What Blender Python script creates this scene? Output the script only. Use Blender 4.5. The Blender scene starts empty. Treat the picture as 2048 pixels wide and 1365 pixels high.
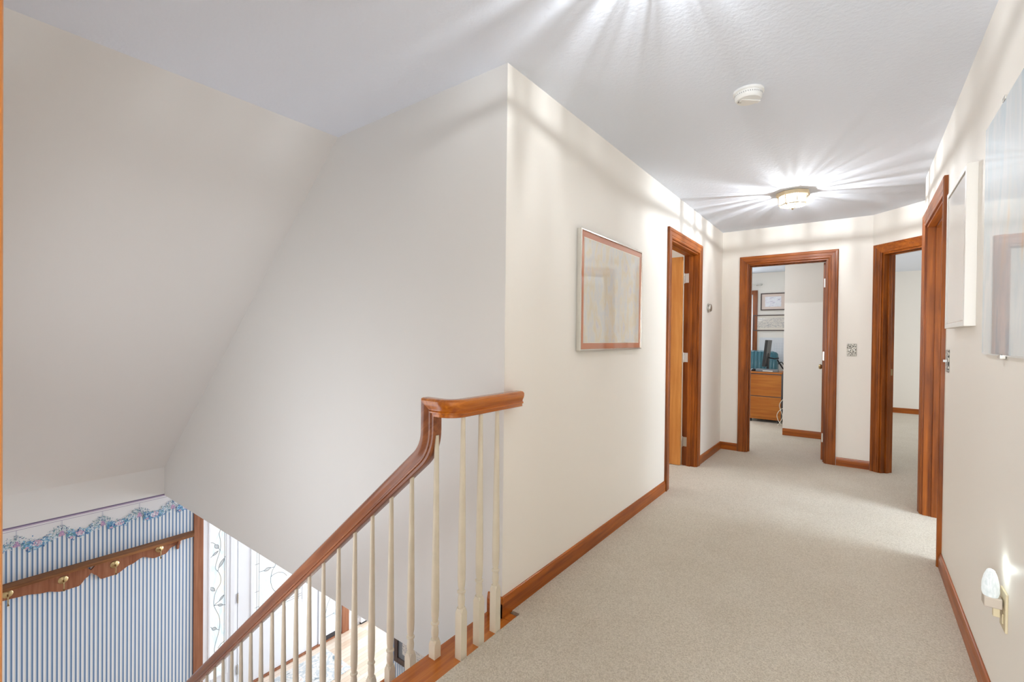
import bpy, bmesh, math, random
from mathutils import Vector, Matrix
random.seed(7)
C = bpy.context.scene.collection
sc = bpy.context.scene
PI = math.pi

# ------------------------------------------------------------------ camera
YAW, PITCH, ROLL = math.radians(36.986), math.radians(-0.494), math.radians(0.6366)
CAM_H = 1.24
fw = Vector((-math.sin(YAW)*math.cos(PITCH), math.cos(YAW)*math.cos(PITCH), math.sin(PITCH)))
r0 = Vector((math.cos(YAW), math.sin(YAW), 0)); u0 = r0.cross(fw)
rr = math.cos(ROLL)*r0 + math.sin(ROLL)*u0
uu = -math.sin(ROLL)*r0 + math.cos(ROLL)*u0
cam_data = bpy.data.cameras.new('camera'); cam = bpy.data.objects.new('camera', cam_data); C.objects.link(cam)
cam_data.sensor_width = 36; cam_data.lens = 36*922.9/2048; cam_data.clip_start = 0.01
m = Matrix((rr, uu, -fw)).transposed().to_4x4(); m.translation = Vector((0, 0, CAM_H))
cam.matrix_world = m
sc.camera = cam

# ------------------------------------------------------------------ world, exposure
w = bpy.data.worlds.new('sky'); sc.world = w; w.use_nodes = True
w.node_tree.nodes['Background'].inputs[0].default_value = (0.75, 0.87, 1.0, 1)
w.node_tree.nodes['Background'].inputs[1].default_value = 1.2
sc.view_settings.view_transform = 'Standard'; sc.view_settings.look = 'None'
sc.view_settings.gamma = 1; sc.view_settings.use_curve_mapping = False
sc.view_settings.exposure = 0.46
sc.cycles.max_bounces = 10; sc.cycles.diffuse_bounces = 7; sc.cycles.glossy_bounces = 4
sc.cycles.transmission_bounces = 6; sc.cycles.transparent_max_bounces = 12
sc.cycles.sample_clamp_indirect = 4; sc.cycles.caustics_reflective = False; sc.cycles.caustics_refractive = False
sc.cycles.blur_glossy = 0.5

ZU_ = -.385
DAY = (0.88, 0.94, 1.0); WARM = (1.0, 0.95, 0.88)
def area(name, loc, target, sx, sy, power, col=DAY, spread=180):
    d = bpy.data.lights.new(name, 'AREA'); d.shape = 'RECTANGLE'; d.size = sx; d.size_y = sy
    d.energy = power; d.color = col; d.spread = math.radians(spread)
    o = bpy.data.objects.new(name, d); C.objects.link(o); o.location = loc
    o.rotation_euler = (Vector(target)-Vector(loc)).to_track_quat('-Z', 'Y').to_euler()
    return o
# daylight from the office window and right room; the others are added fill
area('fill_behind_view', (-0.2, -3.5, 1.35), (-0.2, 0, 1.3), 2.4, 1.4, 190)  # added fill shining through the doorway, no window seen behind
area('fill_stairwell', (-2.7, 0.06, 0.25), (-2.9, 1.5, 0.2), 1.7, 1.5, 17)  # added fill for the stairwell, this wall has no window
area('daylight_room_right', (3.4, 3.5, 1.45), (0, 3.95, 0.55), 1.5, 1.5, 84, (0.74, 0.87, 1.0))
area('fill_room_corner', (3.2, 8.0, 1.5), (0.6, 8.2, 1.0), 1.8, 1.4, 34)  # unseen fill added to light the corner room
area('daylight_office', (-2.4, 9.15, 1.55), (-1.4, 6, 0.8), 1.2, 1.2, 22)
area('fill_office_near', (-1.9, 5.85, 1.9), (-1.5, 9.0, 1.0), 1.2, 0.8, 12)  # extra office fill added at the hall-side wall, no window there
area('fill_left_room', (-3.3, 3.2, 1.5), (-1.6, 4.5, 1.1), 1.0, 1.2, 20, WARM)  # warm fill added inside the left room, source unseen
area('fill_entry_down', (-4.3, 2.25, ZU_-.03), (-4.3, 2.25, -3), 0.5, 0.5, 9)  # downward fill added for the entry, no lamp known here
area('fill_entry_back', (-4.3, 5.6, -1.6), (-4.6, 2.0, -1.6), 1.8, 1.4, 82, (.80, .90, 1.0))  # added fill brightening the entry and wallpaper from the back

# ------------------------------------------------------------------ materials
def srgb(r, g, b):
    f = lambda c: (c/255/12.92) if c/255 <= .04045 else ((c/255+.055)/1.055)**2.4
    return (f(r), f(g), f(b), 1)
MATS = {}
def newmat(name):
    mt = bpy.data.materials.new(name); mt.use_nodes = True; MATS[name] = mt
    nt = mt.node_tree; return mt, nt, nt.nodes['Principled BSDF'], nt.nodes, nt.links
def plain(name, rgb, rough=.5, metal=0, bump=0, bscale=200, coat=0, spec=.5, vary=0):
    mt, nt, P, N, L = newmat(name)
    P.inputs['Base Color'].default_value = srgb(*rgb); P.inputs['Roughness'].default_value = rough
    P.inputs['Metallic'].default_value = metal; P.inputs['Coat Weight'].default_value = coat
    P.inputs['Specular IOR Level'].default_value = spec
    geo = N.new('ShaderNodeNewGeometry')
    if bump:
        n = N.new('ShaderNodeTexNoise'); n.inputs['Scale'].default_value = bscale; n.inputs['Detail'].default_value = 3
        L.new(geo.outputs['Position'], n.inputs['Vector'])
        b = N.new('ShaderNodeBump'); b.inputs['Strength'].default_value = bump; b.inputs['Distance'].default_value = .002
        L.new(n.outputs[0], b.inputs['Height']); L.new(b.outputs[0], P.inputs['Normal'])
    if vary:
        n2 = N.new('ShaderNodeTexNoise'); n2.inputs['Scale'].default_value = 14; n2.inputs['Detail'].default_value = 5
        L.new(geo.outputs['Position'], n2.inputs['Vector'])
        mx = N.new('ShaderNodeMix'); mx.data_type = 'RGBA'
        mx.inputs[6].default_value = srgb(*rgb); mx.inputs[7].default_value = srgb(*[max(0, c-vary) for c in rgb])
        L.new(n2.outputs[0], mx.inputs[0]); L.new(mx.outputs[2], P.inputs['Base Color'])
    return mt
def wood(name, light, dark, axis, rough=.38, coat=.12, blotch=.5, gs=1.0, rot=None, spec=.3):
    """stained wood, grain running along axis 0/1/2"""
    mt, nt, P, N, L = newmat(name)
    geo = N.new('ShaderNodeNewGeometry')
    mp = N.new('ShaderNodeMapping'); s = [38*gs]*3; s[axis] = 1.6*gs; mp.inputs['Scale'].default_value = s
    src = geo.outputs['Position']
    if rot:
        mr = N.new('ShaderNodeMapping'); mr.inputs['Rotation'].default_value = rot; L.new(src, mr.inputs['Vector']); src = mr.outputs[0]
    P.inputs['Specular IOR Level'].default_value = spec
    L.new(src, mp.inputs['Vector'])
    n = N.new('ShaderNodeTexNoise'); n.inputs['Scale'].default_value = 1.0; n.inputs['Detail'].default_value = 5
    n.inputs['Roughness'].default_value = .62; n.inputs['Distortion'].default_value = .6
    L.new(mp.outputs[0], n.inputs['Vector'])
    cr = N.new('ShaderNodeValToRGB'); cr.color_ramp.elements[0].position = .32; cr.color_ramp.elements[1].position = .68
    cr.color_ramp.elements[0].color = srgb(*dark); cr.color_ramp.elements[1].color = srgb(*light)
    L.new(n.outputs[0], cr.inputs[0])
    mp2 = N.new('ShaderNodeMapping'); s2 = [9.0]*3; s2[axis] = 2.6; mp2.inputs['Scale'].default_value = s2
    L.new(src, mp2.inputs['Vector'])
    n2 = N.new('ShaderNodeTexNoise'); n2.inputs['Scale'].default_value = 1; n2.inputs['Detail'].default_value = 3
    L.new(mp2.outputs[0], n2.inputs['Vector'])
    cr2 = N.new('ShaderNodeValToRGB'); cr2.color_ramp.elements[0].position = .3; cr2.color_ramp.elements[1].position = .6
    k = 1-.5*blotch
    cr2.color_ramp.elements[0].color = (k, k*.9, k*.85, 1); cr2.color_ramp.elements[1].color = (1, 1, 1, 1)
    L.new(n2.outputs[0], cr2.inputs[0])
    mx = N.new('ShaderNodeMix'); mx.data_type = 'RGBA'; mx.blend_type = 'MULTIPLY'; mx.inputs[0].default_value = 1
    L.new(cr.outputs[0], mx.inputs[6]); L.new(cr2.outputs[0], mx.inputs[7])
    L.new(mx.outputs[2], P.inputs['Base Color'])
    P.inputs['Roughness'].default_value = rough; P.inputs['Coat Weight'].default_value = coat; P.inputs['Coat Roughness'].default_value = .15
    b = N.new('ShaderNodeBump'); b.inputs['Strength'].default_value = .15; b.inputs['Distance'].default_value = .001
    L.new(n.outputs[0], b.inputs['Height']); L.new(b.outputs[0], P.inputs['Normal'])
    return mt

WALL = plain('cream_wall_paint', (243, 238, 230), .55, bump=.06, bscale=90)
STAIRWALL = plain('shaded_cream_paint', (227, 226, 224), .6, bump=.06, bscale=90)  # cream paint with the stairwell shade put into its colour
CEIL = plain('ceiling_paint', (231, 237, 248), .8, bump=.9, bscale=60)
WHITEP = plain('white_gloss_paint', (236, 237, 240), .35)
OFFWHITE = plain('worn_offwhite_paint', (231, 222, 203), .35, vary=20)
WX = wood('stained_wood_x', (184, 102, 26), (132, 62, 8), 0)
WY = wood('stained_wood_y', (184, 102, 26), (132, 62, 8), 1)
WZ = wood('stained_wood_z', (172, 94, 26), (114, 54, 12), 2, blotch=.8)
RAILW = wood('varnished_oak_rail', (210, 124, 26), (156, 76, 6), 1, rough=.22, coat=.6, blotch=.3)
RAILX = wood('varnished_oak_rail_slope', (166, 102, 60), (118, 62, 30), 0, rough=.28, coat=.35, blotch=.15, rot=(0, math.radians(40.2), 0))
NOSE = wood('varnished_oak_nosing', (204, 122, 42), (160, 82, 20), 1, rough=.25, coat=.5, blotch=.2)
LEAFW = wood('honey_wood_veneer', (216, 150, 80), (198, 128, 62), 2, rough=.4, blotch=.25)
CABW = wood('orange_teak_veneer', (198, 126, 50), (172, 98, 34), 0, rough=.35, blotch=.2)
SHELFW = wood('weathered_oak_shelf', (164, 112, 68), (112, 70, 40), 1, rough=.5, coat=.1)
FRONTW = wood('redwood_casing', (170, 116, 86), (138, 88, 62), 2, rough=.5, coat=.1, blotch=.3)
DARKW = plain('dark_brown_frame', (72, 50, 42), .4)
BRASS = plain('aged_brass', (182, 160, 118), .3, 1)
RIMBRASS = plain('satin_brass_rim', (224, 206, 172), .4, .15)
DARKPAN = plain('dark_light_absorber', (44, 40, 34), .6)  # dark tone chosen to soak up bulb light inside the lamp
STEEL = plain('satin_nickel', (200, 197, 190), .3, 1)
CHROME = plain('polished_silver_frame', (226, 224, 218), .18, 1)
WPLAS = plain('white_plastic', (240, 240, 238), .35)
IVORY = plain('ivory_plastic', (206, 192, 160), .4)
GREYP = plain('grey_plastic', (120, 124, 130), .4)
BLACK = plain('black_plastic', (30, 30, 33), .35)
BLACKG = plain('black_line', (70, 84, 96), .5)
WHITEFR = plain('white_lacquer_frame', (226, 222, 215), .4)
DARKGAP = plain('dark_gap_and_rubber', (58, 56, 58), .6)
WCORD = plain('white_cord', (236, 230, 214), .5)

def pewter():
    mt, nt, P, N, L = newmat('engraved_pewter')
    geo = N.new('ShaderNodeNewGeometry'); v = N.new('ShaderNodeTexNoise'); v.inputs['Scale'].default_value = 110; v.inputs['Detail'].default_value = 4
    L.new(geo.outputs['Position'], v.inputs['Vector'])
    cr = N.new('ShaderNodeValToRGB'); cr.color_ramp.elements[0].position = .42; cr.color_ramp.elements[1].position = .58
    cr.color_ramp.elements[0].color = srgb(58, 54, 50); cr.color_ramp.elements[1].color = srgb(190, 184, 172)
    L.new(v.outputs[0], cr.inputs[0]); L.new(cr.outputs[0], P.inputs['Base Color'])
    P.inputs['Metallic'].default_value = .5; P.inputs['Roughness'].default_value = .4
    b = N.new('ShaderNodeBump'); b.inputs['Strength'].default_value = .6; b.inputs['Distance'].default_value = .002
    L.new(v.outputs[0], b.inputs['Height']); L.new(b.outputs[0], P.inputs['Normal'])
    return mt
PEWTER = pewter()
def carpet():
    mt, nt, P, N, L = newmat('beige_cut_pile_carpet')
    geo = N.new('ShaderNodeNewGeometry')
    n = N.new('ShaderNodeTexNoise'); n.inputs['Scale'].default_value = 170; n.inputs['Detail'].default_value = 4; n.inputs['Roughness'].default_value = .8
    n2 = N.new('ShaderNodeTexNoise'); n2.inputs['Scale'].default_value = 3.2; n2.inputs['Detail'].default_value = 5; n2.inputs['Roughness'].default_value = .65
    v = N.new('ShaderNodeTexVoronoi'); v.inputs['Scale'].default_value = 210
    for q in (n, n2, v): L.new(geo.outputs['Position'], q.inputs['Vector'])
    cr = N.new('ShaderNodeValToRGB'); cr.color_ramp.elements[0].position = .3; cr.color_ramp.elements[1].position = .62
    cr.color_ramp.elements[0].color = srgb(184, 170, 148); cr.color_ramp.elements[1].color = srgb(238, 229, 213)
    L.new(n.outputs[0], cr.inputs[0])
    cr2 = N.new('ShaderNodeValToRGB'); cr2.color_ramp.elements[0].position = .3; cr2.color_ramp.elements[1].position = .7
    cr2.color_ramp.elements[0].color = (.93, .915, .89, 1); cr2.color_ramp.elements[1].color = (1, 1, 1, 1)
    L.new(n2.outputs[0], cr2.inputs[0])
    mx = N.new('ShaderNodeMix'); mx.data_type = 'RGBA'; mx.blend_type = 'MULTIPLY'; mx.inputs[0].default_value = 1
    L.new(cr.outputs[0], mx.inputs[6]); L.new(cr2.outputs[0], mx.inputs[7]); L.new(mx.outputs[2], P.inputs['Base Color'])
    P.inputs['Roughness'].default_value = .95; P.inputs['Specular IOR Level'].default_value = .1
    P.inputs['Sheen Weight'].default_value = .25
    b = N.new('ShaderNodeBump'); b.inputs['Strength'].default_value = .7; b.inputs['Distance'].default_value = .006
    b2 = N.new('ShaderNodeBump'); b2.inputs['Strength'].default_value = .5; b2.inputs['Distance'].default_value = .004
    L.new(n.outputs[0], b.inputs['Height']); L.new(v.outputs[0], b2.inputs['Height']); L.new(b.outputs[0], b2.inputs['Normal'])
    L.new(b2.outputs[0], P.inputs['Normal'])
    return mt
CARPET = carpet()
def math_node(N, L, op, a, b=None, c=None):
    n = N.new('ShaderNodeMath'); n.operation = op
    for i, v in enumerate((a, b, c)):
        if v is None: continue
        if isinstance(v, (int, float)): n.inputs[i].default_value = v
        else: L.new(v, n.inputs[i])
    return n.outputs[0]
def stripes(name, axis, white_above=None, white_beyond=None):
    mt, nt, P, N, L = newmat(name)
    geo = N.new('ShaderNodeNewGeometry'); sx = N.new('ShaderNodeSeparateXYZ'); L.new(geo.outputs['Position'], sx.inputs[0])
    y = sx.outputs[axis]
    t = math_node(N, L, 'FRACT', math_node(N, L, 'DIVIDE', math_node(N, L, 'SUBTRACT', y, .5205-.0302*200), .0302))
    cr = N.new('ShaderNodeValToRGB'); cr.color_ramp.interpolation = 'CONSTANT'
    e = cr.color_ramp.elements; e[0].position = 0; e[0].color = srgb(92, 124, 160)
    e[1].position = .27; e[1].color = srgb(188, 203, 222)
    for p, c in ((.36, (236, 238, 240)), (.66, (222, 222, 216)), (.82, (198, 210, 226)), (.92, (170, 192, 216))):
        q = e.new(p); q.color = srgb(*c)
    L.new(t, cr.inputs[0]); out = cr.outputs[0]
    def sw(fac, out):
        mx = N.new('ShaderNodeMix'); mx.data_type = 'RGBA'; L.new(fac, mx.inputs[0]); L.new(out, mx.inputs[6])
        mx.inputs[7].default_value = srgb(229, 228, 226); return mx.outputs[2]
    if white_above is not None: out = sw(math_node(N, L, 'GREATER_THAN', sx.outputs[2], white_above), out)
    if white_beyond is not None: out = sw(math_node(N, L, 'GREATER_THAN', sx.outputs[1], white_beyond), out)
    L.new(out, P.inputs['Base Color']); P.inputs['Roughness'].default_value = .6
    return mt
STRIPE_F = stripes('blue_striped_wallpaper', 1, -.372, 1.9)
STRIPE_S = stripes('blue_striped_wallpaper_hall', 0)
def oakfloor():
    mt, nt, P, N, L = newmat('light_oak_strip_floor')
    geo = N.new('ShaderNodeNewGeometry'); mp = N.new('ShaderNodeMapping'); mp.inputs['Rotation'].default_value = (0, 0, PI/2)
    L.new(geo.outputs['Position'], mp.inputs['Vector'])
    br = N.new('ShaderNodeTexBrick'); br.inputs['Scale'].default_value = 1; br.inputs['Brick Width'].default_value = 1.1; br.inputs['Row Height'].default_value = .057
    br.inputs['Mortar Size'].default_value = .001; br.inputs['Color1'].default_value = srgb(228, 208, 188); br.inputs['Color2'].default_value = srgb(208, 182, 156)  # board colours lightened to include sky reflections
    br.inputs['Mortar'].default_value = srgb(130, 104, 80)
    L.new(mp.outputs[0], br.inputs['Vector'])
    L.new(br.outputs[0], P.inputs['Base Color']); P.inputs['Roughness'].default_value = .28; P.inputs['Coat Weight'].default_value = .4
    return mt
OAKF = oakfloor()
def art(name, cols, scale=3, stretch=(1, 1, 1), rough=.5, coat=1.0, det=4, dist=.4):
    """soft patchy picture under glass"""
    mt, nt, P, N, L = newmat(name)
    geo = N.new('ShaderNodeNewGeometry'); mp = N.new('ShaderNodeMapping'); mp.inputs['Scale'].default_value = stretch
    L.new(geo.outputs['Position'], mp.inputs['Vector'])
    n = N.new('ShaderNodeTexNoise'); n.inputs['Scale'].default_value = scale; n.inputs['Detail'].default_value = det; n.inputs['Distortion'].default_value = dist
    L.new(mp.outputs[0], n.inputs['Vector'])
    cr = N.new('ShaderNodeValToRGB'); e = cr.color_ramp.elements
    ps = [.3+.4*i/(len(cols)-1) for i in range(len(cols))]
    e[0].position = ps[0]; e[0].color = srgb(*cols[0]); e[1].position = ps[-1]; e[1].color = srgb(*cols[-1])
    for p, c in list(zip(ps, cols))[1:-1]:
        q = e.new(p); q.color = srgb(*c)
    L.new(n.outputs[0], cr.inputs[0]); L.new(cr.outputs[0], P.inputs['Base Color'])
    P.inputs['Roughness'].default_value = rough; P.inputs['Coat Weight'].default_value = coat; P.inputs['Coat Roughness'].default_value = .02
    P.inputs['Coat IOR'].default_value = 1.5
    return mt
MAPART = art('faded_map_print', [(214, 206, 198), (222, 217, 208), (214, 215, 215), (224, 219, 208), (224, 213, 190), (222, 217, 209), (210, 206, 211)], 9, (1, 1.2, .7), det=9, dist=0)
MAT_COPPER = plain('copper_picture_mat', (196, 124, 90), .5, coat=1); MAT_COPPER.node_tree.nodes['Principled BSDF'].inputs['Coat Roughness'].default_value = .02
PALEART = plain('pale_mat_under_glass', (236, 232, 228), .5, coat=1); PALEART.node_tree.nodes['Principled BSDF'].inputs['Coat Roughness'].default_value = .02
BLUEART = art('pale_blue_abstract_print', [(232, 202, 160), (222, 226, 224), (212, 224, 230), (226, 232, 234), (196, 216, 228), (218, 228, 232), (230, 222, 206)], 2.6, (1, 2.0, .6), det=6)
SKETCH = art('pencil_sketch_print', [(120, 120, 124), (222, 214, 204), (230, 222, 212), (168, 166, 168), (226, 218, 208)], 24, (1, 1, 3.4), det=6, coat=.5)
LILACART = art('lilac_landscape_print', [(170, 168, 190), (214, 210, 220), (226, 226, 230), (196, 206, 214)], 16, (1, 1, 2.6), coat=.5)
PINKMAT = plain('pink_beige_mat', (230, 212, 202), .6)
CREAMMAT = plain('cream_mat', (232, 224, 212), .6)
RUG = art('faded_grey_floral_rug', [(120, 132, 138), (200, 198, 192), (224, 218, 210), (178, 184, 186), (228, 222, 214), (206, 176, 160)], 9, (1, 1, 1), rough=.95, coat=0, det=8)
TEAL = plain('teal_leather', (44, 104, 118), .28, coat=.5)
TEALD = plain('dark_teal_leather', (20, 62, 72), .35)
WICKER = art('brown_wicker', [(96, 70, 50), (190, 160, 120), (120, 90, 64)], 60, (1, 1, 2), coat=0)
def glow(name, cols, strength, scale=6, stretch=(1, 3, 1)):
    mt, nt, P, N, L = newmat(name)
    geo = N.new('ShaderNodeNewGeometry'); mp = N.new('ShaderNodeMapping'); mp.inputs['Scale'].default_value = stretch; mp.inputs['Rotation'].default_value = (.5, 0, 0)
    L.new(geo.outputs['Position'], mp.inputs['Vector'])
    wv = N.new('ShaderNodeTexNoise'); wv.inputs['Scale'].default_value = scale; wv.inputs['Detail'].default_value = 4; wv.inputs['Distortion'].default_value = 1.6
    L.new(mp.outputs[0], wv.inputs['Vector'])
    cr = N.new('ShaderNodeValToRGB'); e = cr.color_ramp.elements
    e[0].position = .35; e[0].color = srgb(*cols[0]); e[1].position = .62; e[1].color = srgb(*cols[-1]); q = e.new(.5); q.color = srgb(*cols[1])
    L.new(wv.outputs[0], cr.inputs[0]); L.new(cr.outputs[0], P.inputs['Emission Color']); P.inputs['Emission Strength'].default_value = strength
    P.inputs['Base Color'].default_value = (.3, .3, .3, 1); P.inputs['Roughness'].default_value = .1
    return mt
DAYGLASS = glow('textured_daylit_glass', [(214, 236, 246), (240, 248, 250), (253, 246, 234)], .64)
BEVELGLASS = glow('clear_bevelled_glass', [(228, 244, 252), (250, 252, 253), (255, 255, 255)], .70)
LEAFGLASS = glow('grey_leaf_glass', [(176, 184, 188), (190, 196, 198), (200, 204, 206)], .5)
NIGHTGLOW = glow('lit_night_light_shade', [(205, 218, 216), (222, 232, 230), (240, 246, 244)], .5, 90, (1, 1, .4))
def lampglass():
    """clear fluted pane: lets light through in streaks, scatters the rest"""
    mt = bpy.data.materials.new('fluted_lamp_glass'); mt.use_nodes = True; nt = mt.node_tree; N = nt.nodes; L = nt.links
    N.remove(N['Principled BSDF']); out = N['Material Output']
    tc = N.new('ShaderNodeTexCoord'); sx = N.new('ShaderNodeSeparateXYZ'); L.new(tc.outputs['Object'], sx.inputs[0])
    ang = math_node(N, L, 'ARCTAN2', sx.outputs[1], sx.outputs[0])
    ns = N.new('ShaderNodeTexNoise'); ns.noise_dimensions = '1D'; ns.inputs['Scale'].default_value = 5.5; ns.inputs['Detail'].default_value = 2.5; ns.inputs['Roughness'].default_value = .7
    L.new(ang, ns.inputs['W'])
    cr = N.new('ShaderNodeValToRGB'); cr.color_ramp.elements[0].position = .40; cr.color_ramp.elements[1].position = .62
    cr.color_ramp.elements[0].color = (.10, .10, .10, 1); cr.color_ramp.elements[1].color = (1, 1, 1, 1)
    L.new(ns.outputs[0], cr.inputs[0])
    mr = N.new('ShaderNodeMapRange'); mr.inputs[1].default_value = .036; mr.inputs[2].default_value = .096; mr.inputs[3].default_value = 1; mr.inputs[4].default_value = .10  # added dimming towards the pane top, spares the ceiling nearby
    L.new(sx.outputs[2], mr.inputs[0])
    vm = N.new('ShaderNodeVectorMath'); vm.operation = 'SCALE'; L.new(cr.outputs[0], vm.inputs[0]); L.new(mr.outputs[0], vm.inputs['Scale'])
    tr = N.new('ShaderNodeBsdfTransparent'); L.new(vm.outputs[0], tr.inputs[0])
    tl = N.new('ShaderNodeBsdfTranslucent'); tl.inputs[0].default_value = (.95, .95, .95, 1)
    mx = N.new('ShaderNodeMixShader'); mx.inputs[0].default_value = .015; L.new(tr.outputs[0], mx.inputs[1]); L.new(tl.outputs[0], mx.inputs[2])
    gl = N.new('ShaderNodeBsdfGlossy'); gl.inputs['Roughness'].default_value = .05
    mx2 = N.new('ShaderNodeMixShader'); mx2.inputs[0].default_value = .05; L.new(mx.outputs[0], mx2.inputs[1]); L.new(gl.outputs[0], mx2.inputs[2])
    L.new(mx2.outputs[0], out.inputs[0]); return mt
LAMPGLASS = lampglass()
def bulbmat():
    mt, nt, P, N, L = newmat('lit_bulb'); P.inputs['Emission Color'].default_value = (1, .97, .9, 1); P.inputs['Emission Strength'].default_value = 1.2; P.inputs['Base Color'].default_value = (.02, .02, .02, 1); return mt
BULB = bulbmat()

# ------------------------------------------------------------------ mesh helpers
class MB:
    def __init__(s): s.v = []; s.f = []; s.mi = []; s.cur = 0
    def add(s, vs, fs):
        b = len(s.v); s.v += [tuple(p) for p in vs]; s.f += [tuple(b+i for i in f) for f in fs]; s.mi += [s.cur]*len(fs); return s
    def box(s, x0, y0, z0, x1, y1, z1):
        x0, x1 = sorted((x0, x1)); y0, y1 = sorted((y0, y1)); z0, z1 = sorted((z0, z1))
        return s.add([(x0,y0,z0),(x1,y0,z0),(x1,y1,z0),(x0,y1,z0),(x0,y0,z1),(x1,y0,z1),(x1,y1,z1),(x0,y1,z1)],
                     [(0,3,2,1),(4,5,6,7),(0,1,5,4),(1,2,6,5),(2,3,7,6),(3,0,4,7)])
    def rings(s, R, cap=True, closed=True):
        """R: list of rings (equal length) -> quads"""
        n = len(R[0]); vs = [p for r in R for p in r]; fs = []
        for i in range(len(R)-1):
            for j in range(n if closed else n-1):
                k = (j+1) % n; fs.append((i*n+j, i*n+k, (i+1)*n+k, (i+1)*n+j))
        if cap: fs.append(tuple(reversed(range(n)))); fs.append(tuple((len(R)-1)*n+j for j in range(n)))
        return s.add(vs, fs)
    def lathe(s, prof, c=(0, 0, 0), n=24, axis='Z', ph=0, cap=True):
        R = []
        for r, h in prof:
            ring = []
            for j in range(n):
                a = 2*PI*j/n+ph; p, q = r*math.cos(a), r*math.sin(a)
                v = (p, q, h) if axis == 'Z' else ((h, p, q) if axis == 'X' else (q, h, p))
                ring.append((v[0]+c[0], v[1]+c[1], v[2]+c[2]))
            R.append(ring)
        return s.rings(R, cap)
    def tube(s, pts, r, n=8, cap=True):
        P = [Vector(p) for p in pts]; R = []; up = Vector((.13, .21, .97))
        for i, p in enumerate(P):
            t = (P[min(i+1, len(P)-1)]-P[max(i-1, 0)]).normalized()
            a = t.cross(up)
            if a.length < .05: a = t.cross(Vector((1, 0, 0)))
            a.normalize(); b = t.cross(a).normalized(); up = b.cross(t) if False else up
            q = r[i] if isinstance(r, (list, tuple)) else r
            R.append([p+a*(q*math.cos(2*PI*j/n))+b*(q*math.sin(2*PI*j/n)) for j in range(n)])
        return s.rings(R, cap)
    def prism(s, poly, a0, a1, plane='XZ'):
        """poly in the plane, extruded along the third axis from a0 to a1"""
        def mk(p, a): return (p[0], a, p[1]) if plane == 'XZ' else ((a, p[0], p[1]) if plane == 'YZ' else (p[0], p[1], a))
        return s.rings([[mk(p, a0) for p in poly], [mk(p, a1) for p in poly]])
    def xf(s, M):
        s.v = [tuple(M @ Vector(p)) for p in s.v]; return s
    def build(s, name, mat, parent=None, smooth=False, bevel=0, seg=2):
        me = bpy.data.meshes.new(name); me.from_pydata(s.v, [], s.f)
        for mm in (mat if isinstance(mat, (list, tuple)) else [mat]): me.materials.append(mm)
        me.polygons.foreach_set('material_index', s.mi)
        bm = bmesh.new(); bm.from_mesh(me); bmesh.ops.recalc_face_normals(bm, faces=bm.faces)
        bm.to_mesh(me); bm.free()
        if smooth:
            me.polygons.foreach_set('use_smooth', [True]*len(me.polygons))
            try: me.set_sharp_from_angle(angle=math.radians(40))
            except Exception: pass
        xs = list(zip(*[v.co for v in me.vertices]))
        c = Vector(((min(xs[0])+max(xs[0]))/2, (min(xs[1])+max(xs[1]))/2, min(xs[2])))
        me.transform(Matrix.Translation(-c))
        o = bpy.data.objects.new(name, me); C.objects.link(o)
        if parent:
            o.parent = parent; o.matrix_parent_inverse = Matrix.Translation(-wloc(parent))
        o.location = c; WL[o.name] = c
        if bevel:
            b = o.modifiers.new('bevel', 'BEVEL'); b.width = bevel; b.segments = seg; b.limit_method = 'ANGLE'; b.angle_limit = math.radians(40)
            b.harden_normals = False
        return o
WL = {}
def wloc(o): return WL[o.name]
def thing(name, label, cat, loc, group=None):
    o = bpy.data.objects.new(name, None); C.objects.link(o); o.location = loc; WL[o.name] = Vector(loc); o.empty_display_size = .05
    o['label'] = label; o['category'] = cat
    if group: o['group'] = group
    return o
def tag(o, label, cat, group=None):
    o['label'] = label; o['category'] = cat
    if group: o['group'] = group
    return o
def struct(o, label=None, cat=None):
    o['kind'] = 'structure'
    if label: o['label'] = label
    if cat: o['category'] = cat
    return o
def sempty(name, loc, label, cat):
    return struct(thing(name, label, cat, loc))

# ------------------------------------------------------------------ dimensions
XL, XR = -1.245, .372            # hall walls
YC = 1.60                        # stairwell wall / corner
YE = 5.58                        # end wall
H = 2.44; T = .12
XF = -5.55                       # front wall
ZF = -2.80                       # entry floor
ZU = -.385                       # entry ceiling
SL = lambda x: H - .8467*(-2.543-x)   # sloped ceiling height

# ------------------------------------------------------------------ shell
b = MB().box(-1.19, -3.7, -.25, XR+.06, YE, .008).box(XR+.06, -3.7, -.25, 4.2, 10.5, .008).box(-1.19, YE, -.25, XR+.06, 10.5, .008)
b.box(-3.6, 1.66, -.25, -1.19, 10.5, .008).box(-3.2, -3.7, -.25, -1.19, -.10, .008)
struct(b.build('floor', CARPET), 'beige cut pile carpet running down the hall into the rooms', 'carpet')
b = MB().box(-2.543, -3.7, H, 4.2, 1.66, H+.06).box(-3.6, 1.66, H, 4.2, 10.5, H+.06).box(-3.2, -3.7, H, -2.543, -.1, H+.06)
struct(b.build('ceiling', CEIL), 'textured off white flat ceiling over the landing and hall', 'ceiling')
b = MB().prism([(XF, SL(XF)), (-2.543, H), (-2.543, H+.08), (XF-.1, SL(XF)+.02)], -.1, YC+.06)
struct(b.build('ceiling_stairwell', STAIRWALL), 'smooth pale sloping ceiling above the stairs', 'ceiling')
struct(MB().box(XF-.1, YC+.06, ZU, -1.3, 6.0, ZU+.08).build('ceiling_entry', CEIL), 'white entry ceiling below the upper floor', 'ceiling')
b = MB().prism([(XF, ZU+.0), (XL-.0006, ZU+.0), (XL-.0006, H), (-2.543, H), (XF, SL(XF))], YC, YC+.06)
struct(b.build('wall_stairwell', STAIRWALL), 'tall cream wall of the stairwell, greyed for the shade, below the sloping ceiling', 'wall')
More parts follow.
